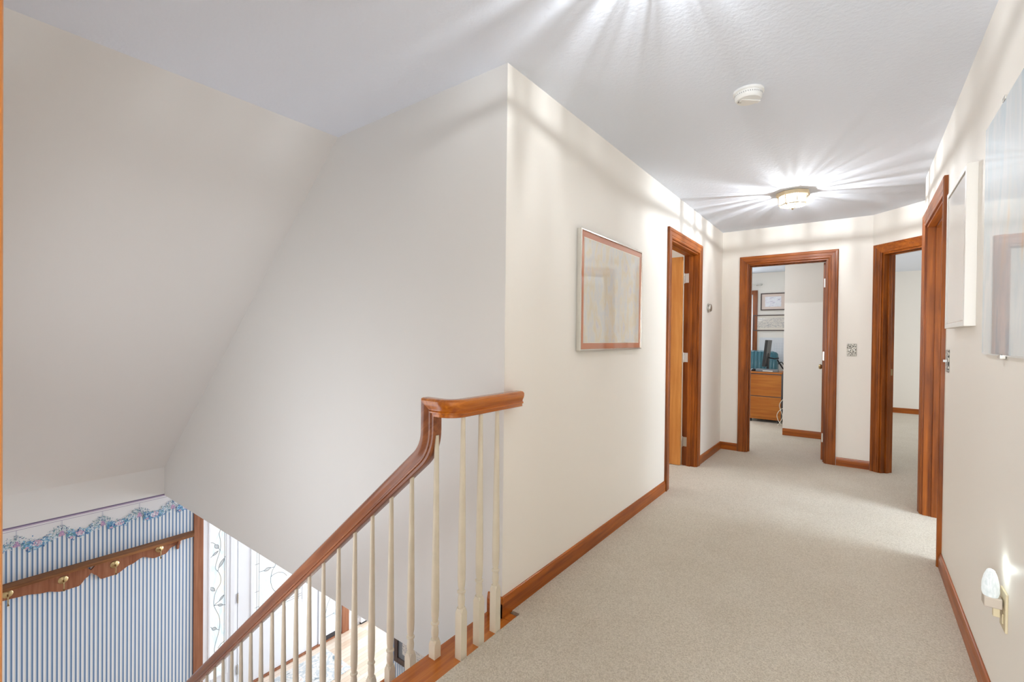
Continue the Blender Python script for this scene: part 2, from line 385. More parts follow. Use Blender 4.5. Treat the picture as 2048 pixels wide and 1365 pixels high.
# left hall wall with opening of door_1
D1a, D1b, DH = 3.795, 4.615, 2.065
b = MB().box(XL-T, YC+.06, -.05, XL, D1a, H).box(XL-T, D1a, DH, XL, D1b, H).box(XL-T, D1b, -.05, XL, YE+T, H).box(XL-.0005, YC+.0006, -.05, XL, YC+.06, H)
struct(b.build('wall_left', WALL), 'cream hall wall on the left with the framed map', 'wall')
# end wall with opening of door_2
D2a, D2b = -.985, -.255
b = MB().box(XL, YE, -.05, D2a, YE+T, H).box(D2a, YE, DH, D2b, YE+T, H).box(D2b, YE, -.05, .09, YE+T, H)
struct(b.build('wall_end', WALL), 'cream wall at the end of the hall around the office door', 'wall')
# angled wall
A0 = Vector((.09, YE, 0)); AD = Vector((.7071, -.7071, 0)); AN = Vector((.7071, .7071, 0))   # AN away from the hall
AM = Matrix(((AD.x, AN.x, 0, A0.x), (AD.y, AN.y, 0, A0.y), (0, 0, 1, 0), (0, 0, 0, 1)))
D3a, D3b = .098, .86
b = MB().box(0, 0, -.05, D3a, T, H).box(D3a, 0, DH, D3b, T, H).box(D3b, 0, -.05, 1.62, T, H).xf(AM)
struct(b.build('wall_angled', WALL), 'cream angled wall at the far right of the hall', 'wall')
# right hall wall with opening of door_4
D4a, D4b = 3.49, 4.385
b = MB().box(XR, -3.7, -.05, XR+T, D4a, H).box(XR, D4a, DH, XR+T, D4b, H).box(XR, D4b, -.05, XR+T, 4.53, H)
struct(b.build('wall_right', WALL), 'cream hall wall on the right with two pictures', 'wall')
struct(MB().box(XR+T, 4.41, -.05, 4.2, 4.53, H).build('wall_side_room', WALL))
struct(MB().box(XR+T, 1.3, -.05, 4.2, 1.42, H).build('wall_side_room_near', WALL))
struct(MB().box(4.08, -3.7, -.05, 4.2, 10.5, H).build('wall_east', WALL))
# bedroom behind the camera
b = MB().box(-1.3, -.1, 0, -.42, .02, H).box(-.42, -.1, 2.1, XR, .02, H).box(XF-.1, -.1, ZF, -1.3, .02, H)
struct(b.build('wall_near', WALL), 'cream wall beside the doorway the view is taken from', 'wall')
struct(MB().box(-3.2, -3.7, 0, 4.2, -3.58, H).build('wall_south', WALL))
struct(MB().box(-3.2, -3.58, 0, -3.08, -.1, H).build('wall_bedroom_west', WALL))
# office and corner room
b = MB().box(-3.2, YE+T, 0, XL-T, YE+T+.1, H).box(-3.3, YE+T, 0, -3.2, 9.42, H)
struct(b.build('wall_office_near', WALL))
struct(MB().box(-.785, 6.91, 0, .0, 7.45, H).build('wall_closet', WALL), 'cream closet block inside the office', 'wall')
struct(MB().box(.0, YE+T+.02, 0, .10, 10.5, H).build('wall_office_right', WALL))
b = MB().box(-1.55, 9.3, 0, .0, 9.42, H).box(-3.2, 9.3, 0, -2.7, 9.42, H).box(-2.7, 9.3, 0, -1.55, 9.42, .95).box(-2.7, 9.3, 2.12, -1.55, 9.42, H)
struct(b.build('wall_office_far', WALL), 'pale office wall with two framed prints', 'wall')
struct(MB().box(.10, 10.35, 0, 4.2, 10.5, H).build('wall_corner_room', WALL), 'pale far wall of the corner room', 'wall')
struct(MB().box(-3.6, 1.66, 0, -3.48, 5.7, H).build('wall_left_room', WALL))
# entry level
struct(MB().box(XF-.1, -.1, ZF-.1, -1.2, 6.0, ZF).build('floor_entry', OAKF), 'light oak strip floor by the front door', 'floor')
b = MB().box(XF-T, -.1, ZF, XF, 1.942, SL(XF)).box(XF-T, 1.942, -.70, XF, 3.60, ZU+.08).box(XF-T, 3.60, ZF, XF, 6.0, ZU+.08)
struct(b.build('wall_front', STRIPE_F), 'blue striped wallpaper wall with a plain white strip above it', 'wall')
struct(MB().box(XF, 5.9, ZF, -1.3, 6.0, ZU).build('wall_dining', WALL))
struct(MB().box(-1.3, -.1, ZF, -1.18, 6.0, ZU+.13).build('wall_under_landing', STAIRWALL))
struct(MB().box(-3.55, 2.8, ZF, -1.3, 2.92, ZU).build('wall_entry_side', STRIPE_S), 'blue striped wall at the back of the entry', 'wall')
# landing edge
b = MB().box(-1.326, .02, -.03, -1.178, YC, .004).box(-1.245+.002, YC, -.03, -1.178, 1.648, .004)
struct(b.build('trim_1', NOSE, bevel=.008, seg=3), 'varnished oak board edging the landing under the balusters', 'trim')
struct(MB().box(-1.315, .02, ZU-.005, -1.192, YC, -.03).build('trim_2', STAIRWALL), 'pale fascia below the landing board', 'trim')

# stairs
def stairs():
    t = sempty('staircase', (-2.8, .6, ZF), 'wooden stairs going down along the balusters to the entry', 'stairs')
    rise = 2.8/13
    for k in range(1, 13):
        z = -k*rise; x1 = -1.315-(k-1)*.254; x0 = x1-.254
        MB().box(x0-.025, .03, z-.03, x1, 1.262, z).build('tread', NOSE, t, bevel=.006)
        MB().box(x1-.02, .03, z, x1, 1.24, z+rise-.03).build('riser', WHITEP, t)
    MB().box(-1.315-12*.254-.0, .03, ZF, -1.315-12*.254+.02, 1.24, ZF+rise-.03).build('riser', WHITEP, t)
    top = [(-1.315, -.03)]
    for k in range(1, 13):
        top += [(-1.315-(k-1)*.254, -k*rise-.03), (-1.315-k*.254, -k*rise-.03)]
    poly = top + [(-4.363, ZF), (-4.0, ZF), (-1.315, -.62)]
    # split into simple columns so every face stays planar
    bq = MB()
    for k in range(1, 13):
        x1 = -1.317-(k-1)*.254; x0 = x1-.254
        zl = lambda x: max(ZF, -.62+(x+1.315)*.848)
        bq.prism([(x0, zl(x0)), (x1, zl(x1)), (x1, -k*rise-.03), (x0, -k*rise-.03)], 1.205, 1.245)
    bq.build('stringer', WHITEP, t)
stairs()

# ------------------------------------------------------------------ trim
def baseboard(name, p0, p1, nrm, z=0.0, mat=None, h=.088, th=.013, label=None):
    """profile swept from p0 to p1, nrm points into the room"""
    p0, p1, n = Vector(p0), Vector(p1), Vector(nrm).normalized()
    prof = [(0, 0), (th, 0), (th, h*.72), (th*.86, h*.80), (th*.72, h*.86), (th*.6, h*.97), (th*.3, h), (0, h)]
    R = [[(p.x+n.x*a, p.y+n.y*a, z+c) for a, c in prof] for p in (p0, p1)]
    if mat is None: mat = WY if abs(p1.y-p0.y) > abs(p1.x-p0.x) else WX
    return struct(MB().rings(R).build(name, mat), label, 'baseboard' if label else None)
CW, CT = .083, .019              # casing width, thickness
baseboard('baseboard_left', (XL, YC-.013, 0), (XL, D1a-CW, 0), (1, 0, 0), .004, label='long stained wood baseboard below the framed map')
baseboard('baseboard_corner', (XL-.075, YC, 0), (XL+.012, YC, 0), (0, -1, 0), .004)
baseboard('baseboard_left_far', (XL, D1b+CW, 0), (XL, YE, 0), (1, 0, 0))
baseboard('baseboard_end_left', (XL, YE, 0), (D2a-CW, YE, 0), (0, -1, 0))
baseboard('baseboard_end_right', (D2b+CW, YE, 0), (.09, YE, 0), (0, -1, 0))
baseboard('baseboard_right', (XR, .02, 0), (XR, D4a-CW, 0), (-1, 0, 0), label='stained wood baseboard along the right hall wall')
baseboard('baseboard_right_far', (XR, D4b+CW, 0), (XR, 4.53, 0), (-1, 0, 0))
baseboard('baseboard_right_return', (XR-.013, 4.53, 0), (1.1, 4.53, 0), (0, 1, 0))
baseboard('baseboard_closet', (-.785, 6.91, 0), (.0, 6.91, 0), (0, -1, 0), .008, label='stained baseboard of the closet block inside the office')
baseboard('baseboard_office_far', (-3.2, 9.3, 0), (.0, 9.3, 0), (0, -1, 0))
baseboard('baseboard_corner_room', (.10, 10.35, 0), (4.0, 10.35, 0), (0, -1, 0), .008, label='stained baseboard seen through the angled doorway')
baseboard('baseboard_entry_front', (XF, 3.71, 0), (XF, 5.9, 0), (1, 0, 0), ZF, mat=WHITEP)
baseboard('baseboard_entry_side', (-3.55, 2.8, 0), (-1.3, 2.8, 0), (0, -1, 0), ZF, mat=WHITEP)

def casing_mesh(w, h, flip=1):
    """U-shaped moulded casing in local coords: opening from x=0..w, z=0..h, wall face y=0, room side -y"""
    prof = [(-.004, 0), (-.004, .011), (.004, .014), (.018, .013), (.022, .016), (.050, .017), (.056, .020), (.072, .021), (.079, .017), (.079, 0)]
    R = []
    for u, v in prof:
        R.append([(-u, -v, 0), (-u, -v, h+u), (w+u, -v, h+u), (w+u, -v, 0)])
    n = len(prof); b = MB(); vs = [p for r in R for p in r]; fs = []
    for i in range(n):
        k = (i+1) % n
        for j in range(3): fs.append((i*4+j, i*4+j+1, k*4+j+1, k*4+j))
    fs.append(tuple(i*4 for i in range(n))); fs.append(tuple(i*4+3 for i in reversed(range(n))))
    return b.add(vs, fs)
def doorway(name, loc, M, w, label, stop_y=.045, mats=(WZ, WX), both=True):
    """M maps local (x along the wall, y into the wall, z up) to the world"""
    t = sempty(name, loc, label, 'doorway')
    c = casing_mesh(w, DH).xf(M)
    # head pieces use the horizontal grain
    c.cur = 0; o = c.build('casing', [mats[0], mats[1]], t)
    for p in o.data.polygons:
        zs = [o.data.vertices[i].co.z for i in p.vertices]
        p.material_index = 1 if min(zs) > 1.9 else 0
    if both:
        F = M @ Matrix.Translation((0, T, 0)) @ Matrix.Diagonal((1, -1, 1, 1))
        o = casing_mesh(w, DH).xf(F).build('casing', [mats[0], mats[1]], t)
        for p in o.data.polygons:
            if min(o.data.vertices[i].co.z for i in p.vertices) > 1.9: p.material_index = 1
    j = .018
    MB().box(0, 0, 0, j, T, DH).xf(M).build('jamb', mats[0], t)
    MB().box(w-j, 0, 0, w, T, DH).xf(M).build('jamb', mats[0], t)
    MB().box(j, 0, DH-j, w-j, T, DH).xf(M).build('head_jamb', mats[1], t)
    s = .011; y0, y1 = stop_y, stop_y+.035
    MB().box(j, y0, 0, j+s, y1, DH-j).box(w-j-s, y0, 0, w-j, y1, DH-j).box(j+s, y0, DH-j-s, w-j-s, y1, DH-j).xf(M).build('door_stop', mats[0], t, bevel=.002)
    return t
def hinge(parent, pin, plate_boxes, mat=STEEL, label=None):
    """pin (x,y,z centre); plates: list of boxes"""
    b = MB()
    for k in range(5): b.lathe([(.0052, k*.018+.0006), (.0052, k*.018+.0174)], (pin[0], pin[1], pin[2]-.045), 12)
    b.lathe([(.0035, -.006), (.006, -.003), (.006, 0)], (pin[0], pin[1], pin[2]-.045), 12); b.lathe([(.006, .09), (.006, .093), (.0035, .096)], (pin[0], pin[1], pin[2]-.045), 12)
    for q in plate_boxes: b.box(*q)
    o = b.build('hinge', mat, parent, smooth=True)
    return o
def axM(ox, oy, xd, yd):
    return Matrix(((xd[0], yd[0], 0, ox), (xd[1], yd[1], 0, oy), (0, 0, 1, 0), (0, 0, 0, 1)))

# door 1 (left wall): local x along +Y, y into the wall = -X ; leaf opened 90 degrees into the side room
M1 = axM(XL, D1a, (0, 1), (-1, 0))
t = doorway('door_1', (XL, (D1a+D1b)/2, 0), M1, D1b-D1a, 'stained doorway in the left hall wall with a honey wood door standing open', mats=(WZ, WY))
lf = MB().box(-1.378, 4.555, .012, -2.14, 4.588, 2.035).build('door_leaf', LEAFW, t, bevel=.002)
MB().lathe([(.026, 0), (.026, .006), (.012, .01), (.012, .03), (.026, .04), (.03, .055), (.022, .07), (.001, .073)], (-2.08, 4.553, .95), 20, 'Y').xf(Matrix.Translation((0, 4.553*2, 0)) @ Matrix.Diagonal((1, -1, 1, 1))).build('door_knob', BRASS, lf, smooth=True)
for z, mt in ((1.83, WPLAS), (1.06, WPLAS), (.24, STEEL)):
    b = MB().box(-1.362, 4.5945, z-.045, -1.322, 4.597, z+.045)
    o = hinge(t, (-1.369, 4.592, z), [], STEEL)
    b.build('hinge_plate', mt, o, bevel=.001)
# door 2 (end wall), leaf opened into the office, seen on edge
M2 = axM(D2a, YE, (1, 0), (0, 1))
t = doorway('door_2', ((D2a+D2b)/2, YE, 0), M2, D2b-D2a, 'stained doorway at the end of the hall opening to the office')
lf = MB().box(-.305, YE+T+.012, .012, -.27, YE+T+.70, 2.04).build('door_leaf', WZ, t, bevel=.002)
MB().lathe([(.027, 0), (.027, -.005), (.011, -.01), (.011, -.03), (.024, -.037), (.029, -.05), (.022, -.064), (.001, -.068)], (-.305, YE+T+.64, .94), 20, 'X').build('door_knob', BRASS, lf, smooth=True)
for z, mt in ((1.83, WPLAS), (1.08, STEEL), (.24, STEEL)):
    o = hinge(t, (-.267, YE+T+.006, z), [], STEEL)
    MB().box(-.277, YE+.078, z-.045, -.2735, YE+T-.003, z+.045).box(-.300, YE+T+.0085, z-.045, -.272, YE+T+.0115, z+.045).build('hinge_plate', mt, o)
# door 3 (angled wall) and door 4 (right wall)
M3 = AM @ Matrix.Translation((D3a, 0, 0))
t = doorway('door_3', (.43, 5.24, 0), M3, D3b-D3a, 'stained doorway in the angled wall at the far right')
MB().box(.018, .085, .92, .0205, .108, .98).xf(M3).build('strike_plate', BRASS, t)
M4 = axM(XR, D4a, (0, 1), (1, 0))
t = doorway('door_4', (XR, (D4a+D4b)/2, 0), M4, D4b-D4a, 'stained doorway in the right hall wall seen at a steep angle', mats=(WZ, WY))
# doorway the view is taken from: its left casing shows at the very edge
t = sempty('door_5', (-.46, 0, 0), 'varnished wood casing of the near doorway at the left edge', 'doorway')
MB().box(-.50, .0205, .0085, -.42, .0385, 2.18).build('casing', LEAFW, t, bevel=.003)
MB().box(-.42, -.1, .0085, -.402, .0205, 2.1).build('jamb', LEAFW, t)

# ------------------------------------------------------------------ stair railing
BY = 1.242
rail = thing('stair_railing', 'oak stair railing with white turned balusters curving down from the landing', 'railing', (-1.3, BY, 0))
PR = [(.0195, 0), (.0215, .02), (.0215, .17), (.027, .21), (.0275, .30), (.0225, .36), (.0235, .44), (.029, .60), (.0315, .75), (.031, .88), (.025, .97), (.012, 1.0)]
PROF = [(a, h) for a, h in PR]+[(-a, h) for a, h in reversed(PR)]
def sweep(stations, name, mat):
    R = []
    for B, Lv, U in stations:
        R.append([tuple(Vector(B)+Vector(Lv)*a+Vector(U)*h) for a, h in PROF])
    return MB().rings(R).build(name, mat, rail, smooth=True)
RH = .068
S = [((-1.212, 1.662, .933), (-1, 0, 0), (0, 0, RH))]
cr_ = .055
for k in range(9):
    a = PI/2*k/8; cx, cy = -1.212-cr_, BY+cr_
    T_ = Vector((-math.sin(a), -math.cos(a), 0)); S.append(((cx+cr_*math.cos(a), cy-cr_*math.sin(a), .933), tuple(T_.cross(Vector((0, 0, 1)))), (0, 0, RH)))
S.append(((-1.288, BY, .933), (0, 1, 0), (-RH, 0, RH)))
sweep(S, 'handrail', RAILW)
V = [((-1.288, BY, .933), (0, 1, 0), (-RH, 0, RH)), ((-1.288, BY, .880), (0, 1, 0), (-RH, 0, 0))]
sl = math.atan(.845); turn = PI/2-sl; r_ = .19; tl = r_*math.tan(turn/2)
zi = .591+.845*(-1.288+1.521)
for k in range(1, 13):
    a = turn*k/12       # rotation from vertical; centre lies up-left of the inside
    cx, cz = -1.288-r_, zi+tl
    V.append(((cx+r_*math.cos(a), BY, cz-r_*math.sin(a)), (0, 1, 0), (-RH*math.cos(a), 0, RH*math.sin(a))))
xe = -3.95
V.append(((xe, BY, .591+.845*(xe+1.521)), (0, 1, 0), (-RH*math.sin(sl), 0, RH*math.cos(sl))))
sweep(V, 'sloping_handrail', RAILX)
MB().lathe([(.006, 0), (.006, -.0015)], (-1.321, BY-.0225, .905), 14, 'Y').build('wood_plug', SHELFW, rail)
def baluster(x, y, zring, zbase, ztop):
    q = .0162; zs = zring-.067; b = MB()
    sq = lambda h, z, c: [(x+a*h*(1 if d else c), y+e*h*(c if d else 1), z) for a, e, d in ((1,1,0),(1,1,1),(1,-1,1),(1,-1,0),(-1,-1,0),(-1,-1,1),(-1,1,1),(-1,1,0))]
    def oc(hh, c, z):      # octagon with corner cut c (1 = square)
        p = hh; k = hh*c
        return [(x+k, y+p, z), (x+p, y+k, z), (x+p, y-k, z), (x+k, y-p, z), (x-k, y-p, z), (x-p, y-k, z), (x-p, y+k, z), (x-k, y+p, z)]
    R = [oc(q, .97, zbase), oc(q, .97, zs-.012), oc(q*.93, .45, zs+.006)]
    b.rings(R)
    pr = [(.0125, zs+.004), (.0118, zs+.010), (.0138, zs+.022), (.0148, zs+.036), (.0128, zs+.053), (.0108, zs+.059), (.0108, zs+.061), (.0162, zs+.0635), (.0166, zs+.067), (.0162, zs+.0705), (.0108, zs+.073), (.0112, zs+.076), (.0140, zs+.092), (.0154, zs+.12), (.0156, zs+.17)]
    z1 = zs+.17
    for k in range(1, 7):
        f = k/6; pr.append((.0155+(.0085-.0155)*f, z1+(ztop-z1)*f))
    b.lathe(pr, (x, y, 0), 16)
    return b.build('baluster', OFFWHITE, rail, smooth=True)
for y in (1.508, 1.403, 1.300): baluster(-1.209, y, .259, .004, .936)
baluster(-1.292, BY, .134, .004, .86)
railz = lambda x: .591+.845*(x+1.521)
for k in range(20):
    x = -1.432-.1272*k
    step = int((-1.315-x)/.254)+1
    baluster(x, BY, .024-.1072*k, -step*2.8/13, railz(x)+.012)

# ------------------------------------------------------------------ front door group
def frame_ring(b, y0, y1, z0, z1, wd, x0, x1):
    b.box(x0, y0, z0, x1, y0+wd, z1).box(x0, y1-wd, z0, x1, y1, z1).box(x0, y0+wd, z0, x1, y1-wd, z0+wd).box(x0, y0+wd, z1-wd, x1, y1-wd, z1)
fd = sempty('door_6', (XF, 2.77, ZF), 'white front door with a leaded glass panel below the stairwell', 'door')
MB().box(XF, 1.854, ZF, XF+.02, 1.942, -.62).build('casing', FRONTW, fd, bevel=.003)
MB().box(XF, 3.60, ZF, XF+.02, 3.705, -.62).build('casing', FRONTW, fd, bevel=.003)
MB().box(XF, 1.942, -.70, XF+.02, 3.60, -.62).build('head_casing', wood('redwood_casing_head', (170,116,86), (138,88,62), 1, rough=.5, coat=.1), fd, bevel=.003)
MB().box(XF-.10, 2.215, ZF, XF+.0, 2.262, -.70).box(XF-.10, 2.262, ZF, XF-.012, 2.291, -.70).box(XF-.10, 3.272, ZF, XF, 3.312, -.70).build('frame_post', WHITEP, fd, bevel=.003)
MB().box(XF-.10, 1.942, ZF, XF+.012, 3.60, ZF+.018).build('threshold', FRONTW, fd)
df = MB().box(XF-.055, 2.297, ZF+.022, XF-.012, 2.43, -.705).box(XF-.055, 3.09, ZF+.022, XF-.012, 3.262, -.705).box(XF-.055, 2.43, ZF+.022, XF-.012, 3.09, -2.13).box(XF-.055, 2.43, -.86, XF-.012, 3.09, -.705)
leaf = df.build('door_leaf', WHITEP, fd, bevel=.002)
b = MB(); frame_ring(b, 2.43, 3.09, -2.13, -.86, .045, XF-.022, XF-.002)
b.build('glass_moulding', WHITEP, leaf, bevel=.006)
MB().box(XF-.04, 2.47, -2.09, XF-.03, 3.05, -.9).build('glass_pane', BEVELGLASS, leaf)
MB().box(XF-.032, 2.537, -2.02, XF-.028, 2.985, -.97).build('textured_glass_panel', DAYGLASS, leaf)
def leadline(b, pts, r=.0021, x=XF-.026): b.tube([(x, p[0], p[1]) for p in pts], r, 6)
def leafshape(bo, bf, p, q, wd):
    P, Q = Vector(p), Vector(q); d = Q-P; n = Vector((-d.y, d.x)).normalized()
    up = [P+d*t+n*wd*math.sin(PI*t) for t in [i/8 for i in range(9)]]
    dn = [P+d*t-n*wd*math.sin(PI*t) for t in [i/8 for i in range(9)]]
    leadline(bo, up); leadline(bo, dn)
    ring = up+dn[1:-1][::-1]
    bf.prism([(v.x, v.y) for v in ring], XF-.0290, XF-.0265, 'YZ')
def smooth_pts(pts, n=5):
    out = []
    P = [pts[0]]+list(pts)+[pts[-1]]
    for i in range(1, len(P)-2):
        p0, p1, p2, p3 = [Vector(P[i+k]) for k in (-1, 0, 1, 2)]
        for j in range(n):
            t = j/n; out.append(tuple(.5*((2*p1)+(-p0+p2)*t+(2*p0-5*p1+4*p2-p3)*t*t+(-p0+3*p1-3*p2+p3)*t**3)))
    out.append(tuple(pts[-1])); return out
b = MB(); bf = MB()
for y in (2.508, 2.533, 3.012, 2.987): leadline(b, [(y, -2.08), (y, -.9)])
for z in (-2.045, -2.018): leadline(b, [(2.47, z), (3.05, z)])
for z in (-1.12, -1.445, -1.768, -1.95): leadline(b, [(2.478, z), (2.533, z)]); leadline(b, [(2.987, z), (3.04, z)])
leadline(b, smooth_pts([(2.74, -1.30), (2.73, -1.46), (2.718, -1.543), (2.699, -1.567), (2.68, -1.607), (2.67, -1.658), (2.667, -1.704), (2.677, -1.764), (2.701, -1.825), (2.76, -1.90), (2.86, -1.95), (2.987, -1.98)]))
leadline(b, smooth_pts([(2.67, -1.658), (2.699, -1.643), (2.731, -1.639), (2.765, -1.643), (2.82, -1.67), (2.86, -1.72)]))
leadline(b, [(2.535, -1.545), (2.588, -1.552)]); leadline(b, [(2.668, -1.548), (2.71, -1.555)])
leadline(b, smooth_pts([(2.76, -1.0), (2.80, -1.15), (2.74, -1.30)]))
leafshape(b, bf, (2.588, -1.556), (2.668, -1.545), .018); leafshape(b, bf, (2.80, -1.15), (2.87, -1.09), .02)
b.build('lead_lines', BLACKG, leaf); bf.build('leaf_glass', LEAFGLASS, leaf)
for z in (-.95, -1.74, -2.55):
    b = MB()
    for k in range(5): b.lathe([(.008, k*.022+.001), (.008, k*.022+.021)], (XF-.004, 2.293, z-.055), 12)
    b.build('hinge', STEEL, fd, smooth=True)
# sidelights
def sidelight(name, y0, y1, g0, g1, label, dark_base):
    t = sempty(name, (XF, (y0+y1)/2, ZF), label, 'window')
    b = MB().box(XF-.07, y0, ZF+.02, XF-.01, g0-.025, -.70).box(XF-.07, g1+.025, ZF+.02, XF-.01, y1, -.70)
    b.box(XF-.07, g0-.025, ZF+.02, XF-.01, g1+.025, -2.53).box(XF-.07, g0-.025, -.76, XF-.01, g1+.025, -.70)
    b.build('window_frame', WHITEP, t, bevel=.002)
    b = MB(); frame_ring(b, g0-.025, g1+.025, -2.53, -.76, .025, XF-.03, XF-.003); b.build('glass_moulding', WHITEP, t, bevel=.006)
    MB().box(XF-.045, g0, -2.505, XF-.0305, g1, -.785).build('glass_pane', DAYGLASS, t)
    if dark_base: MB().box(XF-.012, y0+.01, ZF+.02, XF-.003, y1-.01, ZF+.075).build('kick_strip', DARKGAP, t)
    return t
t1 = sidelight('window_1', 1.942, 2.215, 2.02, 2.172, 'tall leaded sidelight with a vine left of the front door', False)
t2 = sidelight('window_2', 3.312, 3.60, 3.36, 3.52, 'leaded sidelight right of the front door seen between balusters', True)
VINE = [(2.10, -.80), (2.125, -.86), (2.117, -.923), (2.108, -.956), (2.122, -1.038), (2.121, -1.13), (2.096, -1.214), (2.074, -1.298), (2.08, -1.339), (2.106, -1.377), (2.127, -1.442), (2.123, -1.506), (2.09, -1.557), (2.068, -1.613), (2.059, -1.71), (2.083, -1.787), (2.112, -1.866), (2.12, -1.955), (2.106, -2.051), (2.079, -2.14), (2.067, -2.226), (2.09, -2.32), (2.13, -2.40), (2.15, -2.50)]
LV = [((2.066, -1.061), (2.104, -1.11), .018), ((2.044, -1.175), (2.099, -1.141), .010), ((2.106, -1.328), (2.162, -1.241), .015), ((2.025, -1.511), (2.069, -1.566), .015), ((2.114, -1.696), (2.16, -1.649), .010), ((2.099, -1.734), (2.15, -1.757), .012), ((2.041, -1.965), (2.087, -1.992), .016)]
TW = [[(2.021, -1.022), (2.05, -1.034), (2.073, -1.056)], [(2.104, -1.11), (2.12, -1.143), (2.099, -1.141)], [(2.044, -1.175), (2.021, -1.19)], [(2.106, -1.328), (2.097, -1.361)], [(2.162, -1.241), (2.171, -1.223)], [(2.114, -1.696), (2.079, -1.71), (2.06, -1.731)], [(2.06, -1.72), (2.099, -1.734)], [(2.15, -1.757), (2.171, -1.765)], [(2.021, -1.941), (2.035, -1.949), (2.044, -1.967)], [(2.088, -1.995), (2.111, -2.012)], [(2.169, -2.165), (2.129, -2.181), (2.102, -2.212)]]
for tt, dy, mir in ((t1, 0, 1), (t2, 0, 0)):
    f = (lambda p: p) if mir else (lambda p: (3.36+(2.172-p[0])*1.05, p[1]+.06))
    b = MB(); bf = MB(); leadline(b, smooth_pts([f(p) for p in VINE if -2.46 < f(p)[1] < -.80]))
    for tw in TW: leadline(b, [f(p) for p in tw])
    for p, q, wd in LV: leafshape(b, bf, f(p), f(q), wd)
    if mir: leadline(b, [(2.163, -2.49), (2.163, -.80)])
    else: leadline(b, [(3.37, -2.49), (3.51, -2.49)])
    b.build('lead_lines', BLACKG, tt); bf.build('leaf_glass', LEAFGLASS, tt)

# wallpaper border with floral swags
def border():
    t = sempty('trim_3', (XF, .9, -.6), 'wallpaper border of blue and pink flower swags along the top of the striped wall', 'wallpaper border')
    P0, PER = .581-.2722*3, .2722
    def phase(y): return ((y-P0)/PER) % 1
    def low(y):
        f = phase(y)
        ctrl = [(0, -.543), (.08, -.535), (.16, -.560), (.30, -.572), (.48, -.592), (.60, -.590), (.72, -.560), (.85, -.530), (.93, -.548), (1, -.543)]
        for (a, za), (c, zc) in zip(ctrl, ctrl[1:]):
            if a <= f <= c: return za+(zc-za)*(f-a)/(c-a)
    ys = [.03+.006*i for i in range(int((1.853-.03)/.006)+1)]
    R = [[(XF+.0006, y, -.372), (XF+.0006, y, low(y)+.014)] for y in ys]
    b = MB(); b.rings(R, cap=False, closed=False); b.build('border_paper', plain('cream_border_paper', (228, 228, 230), .6), t)
    def band(z0, z1, rgb, nm): MB().box(XF, .03, z0, XF+.0012, 1.853, z1).build('border_line', plain(nm, rgb, .6), t)
    band(-.384, -.372, (122, 108, 138), 'purple_line'); band(-.393, -.385, (190, 172, 196), 'lilac_line'); band(-.409, -.406, (160, 140, 176), 'thin_lilac_line')
    pal = [plain('petal_%s' % n, c, .7) for n, c in (('blue', (96, 148, 190)), ('sky', (142, 186, 214)), ('deep', (66, 100, 150)), ('lilac', (176, 148, 186)), ('pink', (214, 172, 190)), ('white', (232, 234, 238)), ('teal', (104, 150, 156)), ('pale', (196, 214, 222)))]
    b = MB(); cnt = [0]
    def petal(y, z, a, l, wd, mi):
        cnt[0] += 1; x = XF+.0009+cnt[0]*1.2e-6; b.cur = mi; d = Vector((math.cos(a), math.sin(a))); n = Vector((-d.y, d.x)); p = Vector((y, z))
        pts = [p-d*l, p-d*l*.3+n*wd, p+d*l*.5+n*wd*.8, p+d*l, p+d*l*.5-n*wd*.8, p-d*l*.3-n*wd]
        if min(q.x for q in pts) < .03 or max(q.x for q in pts) > 1.852: return
        b.add([(x, q.x, q.y) for q in pts], [tuple(range(6))])
    rnd = random.Random(4)
    for k in range(9):
        yb = P0+PER*k
        # small leafy sprigs either side of the bell
        for i in range(190):
            dy = rnd.gauss(0, .04); dz = rnd.uniform(0, 1)**.8*(.085-abs(dy)*.6)
            if rnd.random() < .3: dy -= .03
            petal(yb+dy, -.532+max(0, dz)-.0*abs(dy), rnd.uniform(0, PI), rnd.uniform(.004, .009), rnd.uniform(.0016, .0032), rnd.choice([5, 5, 6, 6, 7, 2, 5]))
        # blue flower mass
        for i in range(300):
            f = rnd.random(); y = yb+.035+f*.165; zc = -.548-.010*math.sin(PI*f)+.02*(f > .8)*(f-.8)*5
            petal(y, zc+rnd.gauss(0, .015), rnd.uniform(0, 2*PI), rnd.uniform(.006, .013), rnd.uniform(.004, .007), rnd.choice([0, 0, 0, 1, 1, 2, 6, 7]))
        for i in range(90):
            y = yb+.19+rnd.random()*.07
            petal(y, -.535+rnd.gauss(.006, .014), rnd.uniform(0, 2*PI), rnd.uniform(.004, .008), rnd.uniform(.002, .004), rnd.choice([5, 6, 7, 1, 5]))
        # rose
        for i in range(80):
            a = rnd.uniform(0, 2*PI); q = rnd.random()**.6*.026
            petal(yb+.122+q*math.cos(a)*1.25, -.552+q*math.sin(a), a+PI/2, rnd.uniform(.004, .008), rnd.uniform(.002, .004), rnd.choice([4, 5, 4, 3, 5]))
        for i in range(10):
            a = rnd.uniform(0, 2*PI); petal(yb+.062+.007*math.cos(a), -.576+.006*math.sin(a), a, .006, .004, rnd.choice([4, 4, 3]))
        # bell and its cord
        for i in range(50):
            f = rnd.random(); petal(yb+rnd.uniform(-1, 1)*(.007+.015*f), -.503-.038*f, PI/2+rnd.uniform(-.3, .3), .007, .004, rnd.choice([3, 3, 4]))
        for z in (-.415, -.428, -.441, -.454, -.467, -.48): petal(yb-.003, z, PI/2, .008, .0007, 2); petal(yb+.003, z, PI/2, .008, .0007, 2)
    b.build('flower_swags', pal, t)
border()

